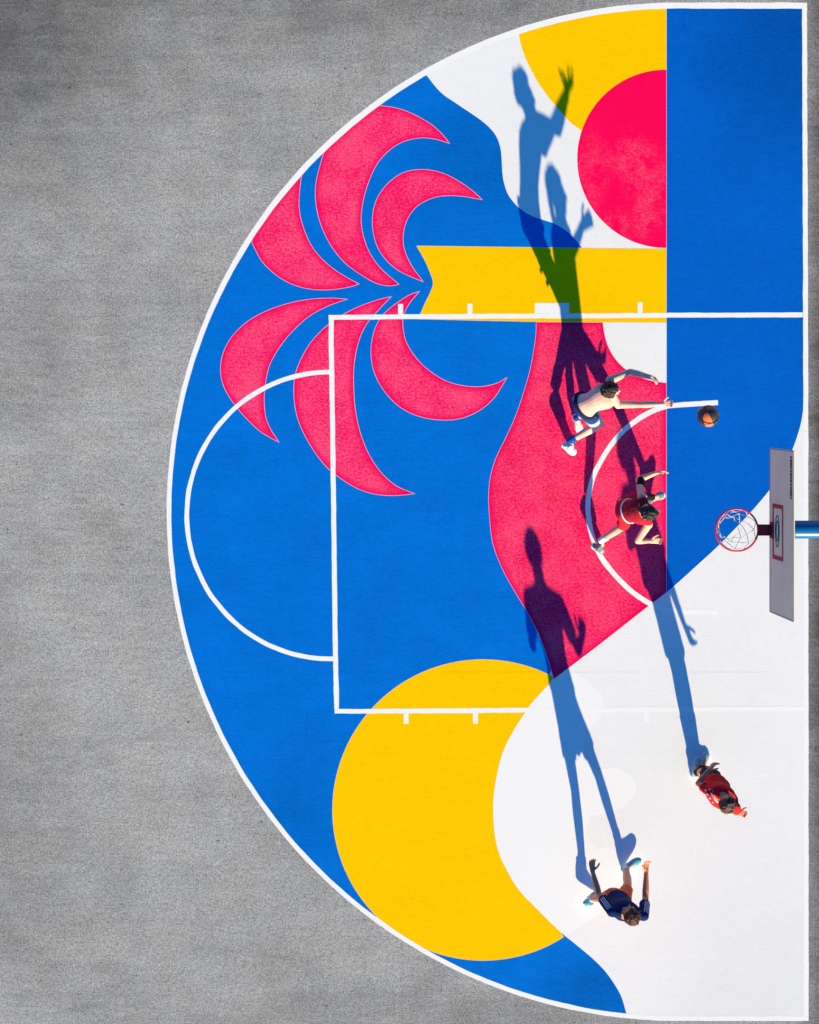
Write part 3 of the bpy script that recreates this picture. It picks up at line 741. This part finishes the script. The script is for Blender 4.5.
rx, ry = G(681, 514)
hoop = bpy.data.objects.new('basketball_hoop', None); COL.objects.link(hoop)
px_, py_ = G(985, 513)
hoop.location = (px_, py_, 0); tag(hoop, 'basketball hoop with grey backboard, red rim and blue arm at the right edge', 'basketball hoop')
Xv, Yv, Zv = Vector((1, 0, 0)), Vector((0, 1, 0)), Vector((0, 0, 1))
ZB, ZT = 2.92, 3.97
bm = bmesh.new(); box(bm, Vector((bx+.006, byc, (ZB+ZT)/2)), Xv*.006, Yv*.905, Zv*(ZT-ZB)/2, .004); board = finish('backboard', bm, M_BOARD, hoop, smooth=False)
def frame(nm, y0, y1, z0, z1, wd, x, m, th=.003):
    bm = bmesh.new()
    for (a, b, c, d_) in ((y0, y1, z0, z0+wd), (y0, y1, z1-wd, z1), (y0, y0+wd, z0+wd, z1-wd), (y1-wd, y1, z0+wd, z1-wd)):
        box(bm, Vector((x, (a+b)/2, (c+d_)/2)), Xv*th, Yv*(b-a)/2, Zv*(d_-c)/2)
    return finish(nm, bm, m, board, smooth=False)
frame('border', byc-.903, byc+.903, ZB+.002, ZT-.002, .012, bx-.001, M_BORD)
frame('target_square', byc-.302, byc+.302, 3.06, 3.52, .045, bx-.001, M_TARGET)
for i in range(13):      # small dark lettering strip near the upper corner, too small to read
    bm = bmesh.new(); box(bm, Vector((bx-.001, byc+.83-.036*i, 3.86)), Xv*.003, Yv*(.0165 if i % 4 else .011), Zv*(.034 if i % 3 else .027)); finish('lettering', bm, M_DARK, board, smooth=False)
for k, (a, b) in enumerate(((.115, .085), (.075, .05))):
    bm = bmesh.new(); wire(bm, [Vector((bx-.001, byc+.01+a*2*.75*math.cos(t), 3.27+b*math.sin(t))) for t in np.linspace(0, 2*PI, 33)[:-1]], .006, 6, True); finish('emblem', bm, M_DARK, board)
bm = bmesh.new(); box(bm, Vector((bx+.055, byc, 3.28)), Xv*.025, Yv*.16, Zv*.26, .005); finish('mounting_plate', bm, M_DARK, hoop, smooth=False)
bm = bmesh.new(); ya = G(0, 512.4)[1]
pts = [Vector((bx+.08, ya, 3.28)), Vector((bx+.9, ya, 3.28)), Vector((bx+2.2, ya, 3.26)), Vector((bx+2.9, ya, 3.18)), Vector((bx+3.2, ya, 2.95)), Vector((px_, ya, 2.6)), Vector((px_, ya, 0.0))]
d0 = []
for i in range(len(pts)-1):
    for t in np.linspace(0, 1, 8)[:-1]: d0.append(pts[i].lerp(pts[i+1], t))
d0.append(pts[-1])
wire(bm, d0, .098, 24); finish('pole', bm, M_POLE, hoop)
bm = bmesh.new(); box(bm, Vector((px_, ya, .015)), Xv*.25, Yv*.25, Zv*.015, .004); finish('base_plate', bm, M_DARK, hoop, smooth=False)
for sx in (-1, 1):
    for sy in (-1, 1):
        bm = bmesh.new(); tube(bm, Vector((px_+sx*.19, ya+sy*.19, .03)), Vector((px_+sx*.19, ya+sy*.19, .06)), .02, .02, 6); finish('bolt', bm, M_DARK, hoop, smooth=False)
rc = Vector((rx, ry, 3.05)); RR = .232
bm = bmesh.new(); wire(bm, [rc+Xv*RR*math.cos(t)+Yv*RR*math.sin(t) for t in np.linspace(0, 2*PI, 65)[:-1]], .0105, 10, True); rim = finish('rim', bm, M_RIM, hoop)
bm = bmesh.new(); box(bm, Vector(((rc.x+RR+bx)/2, ry, 3.045)), Xv*((bx-rc.x-RR)/2+.006), Yv*.062, Zv*.008, .003)
box(bm, Vector((bx-.012, ry, 3.04)), Xv*.006, Yv*.09, Zv*.07, .002)
finish('rim_bracket', bm, M_PLATE, hoop, smooth=False)
NK = 8
for k in range(NK):
    bm = bmesh.new()
    a = 2*PI*(k+.5)/NK; p = rc+Xv*(RR)*math.cos(a)+Yv*(RR)*math.sin(a)
    out_ = Vector((math.cos(a), math.sin(a), 0))
    wire(bm, [p-out_*.012-Zv*.004, p-Zv*.022, p+out_*.012-Zv*.006], .0035, 5)
    finish('net_hook', bm, M_RIM, rim)
bm = bmesh.new(); rnd = random.Random(5)
lv = [(0, .232, 3.035), (1, .205, 2.95), (2, .17, 2.86), (3, .14, 2.77), (4, .12, 2.69), (5, .115, 2.62)]
def nv(k, l):
    a = 2*PI*(k+.5*(l % 2)+.5)/NK; r_, z_ = lv[l][1], lv[l][2]
    h_ = math.sin(k*7.1+l*3.3)*.012
    return rc*1.0+Vector((math.cos(a)*(r_+h_), math.sin(a)*(r_+h_), z_-3.05+h_))
for l in range(5):
    for k in range(NK):
        for dk in ((0, -1) if l % 2 == 0 else (0, 1)):
            a_, b_ = nv(k, l), nv((k+dk) % NK, l+1); m_ = a_.lerp(b_, .5)-Zv*.008
            wire(bm, [a_, m_, b_], .0034, 5)
finish('net', bm, M_NET, rim)
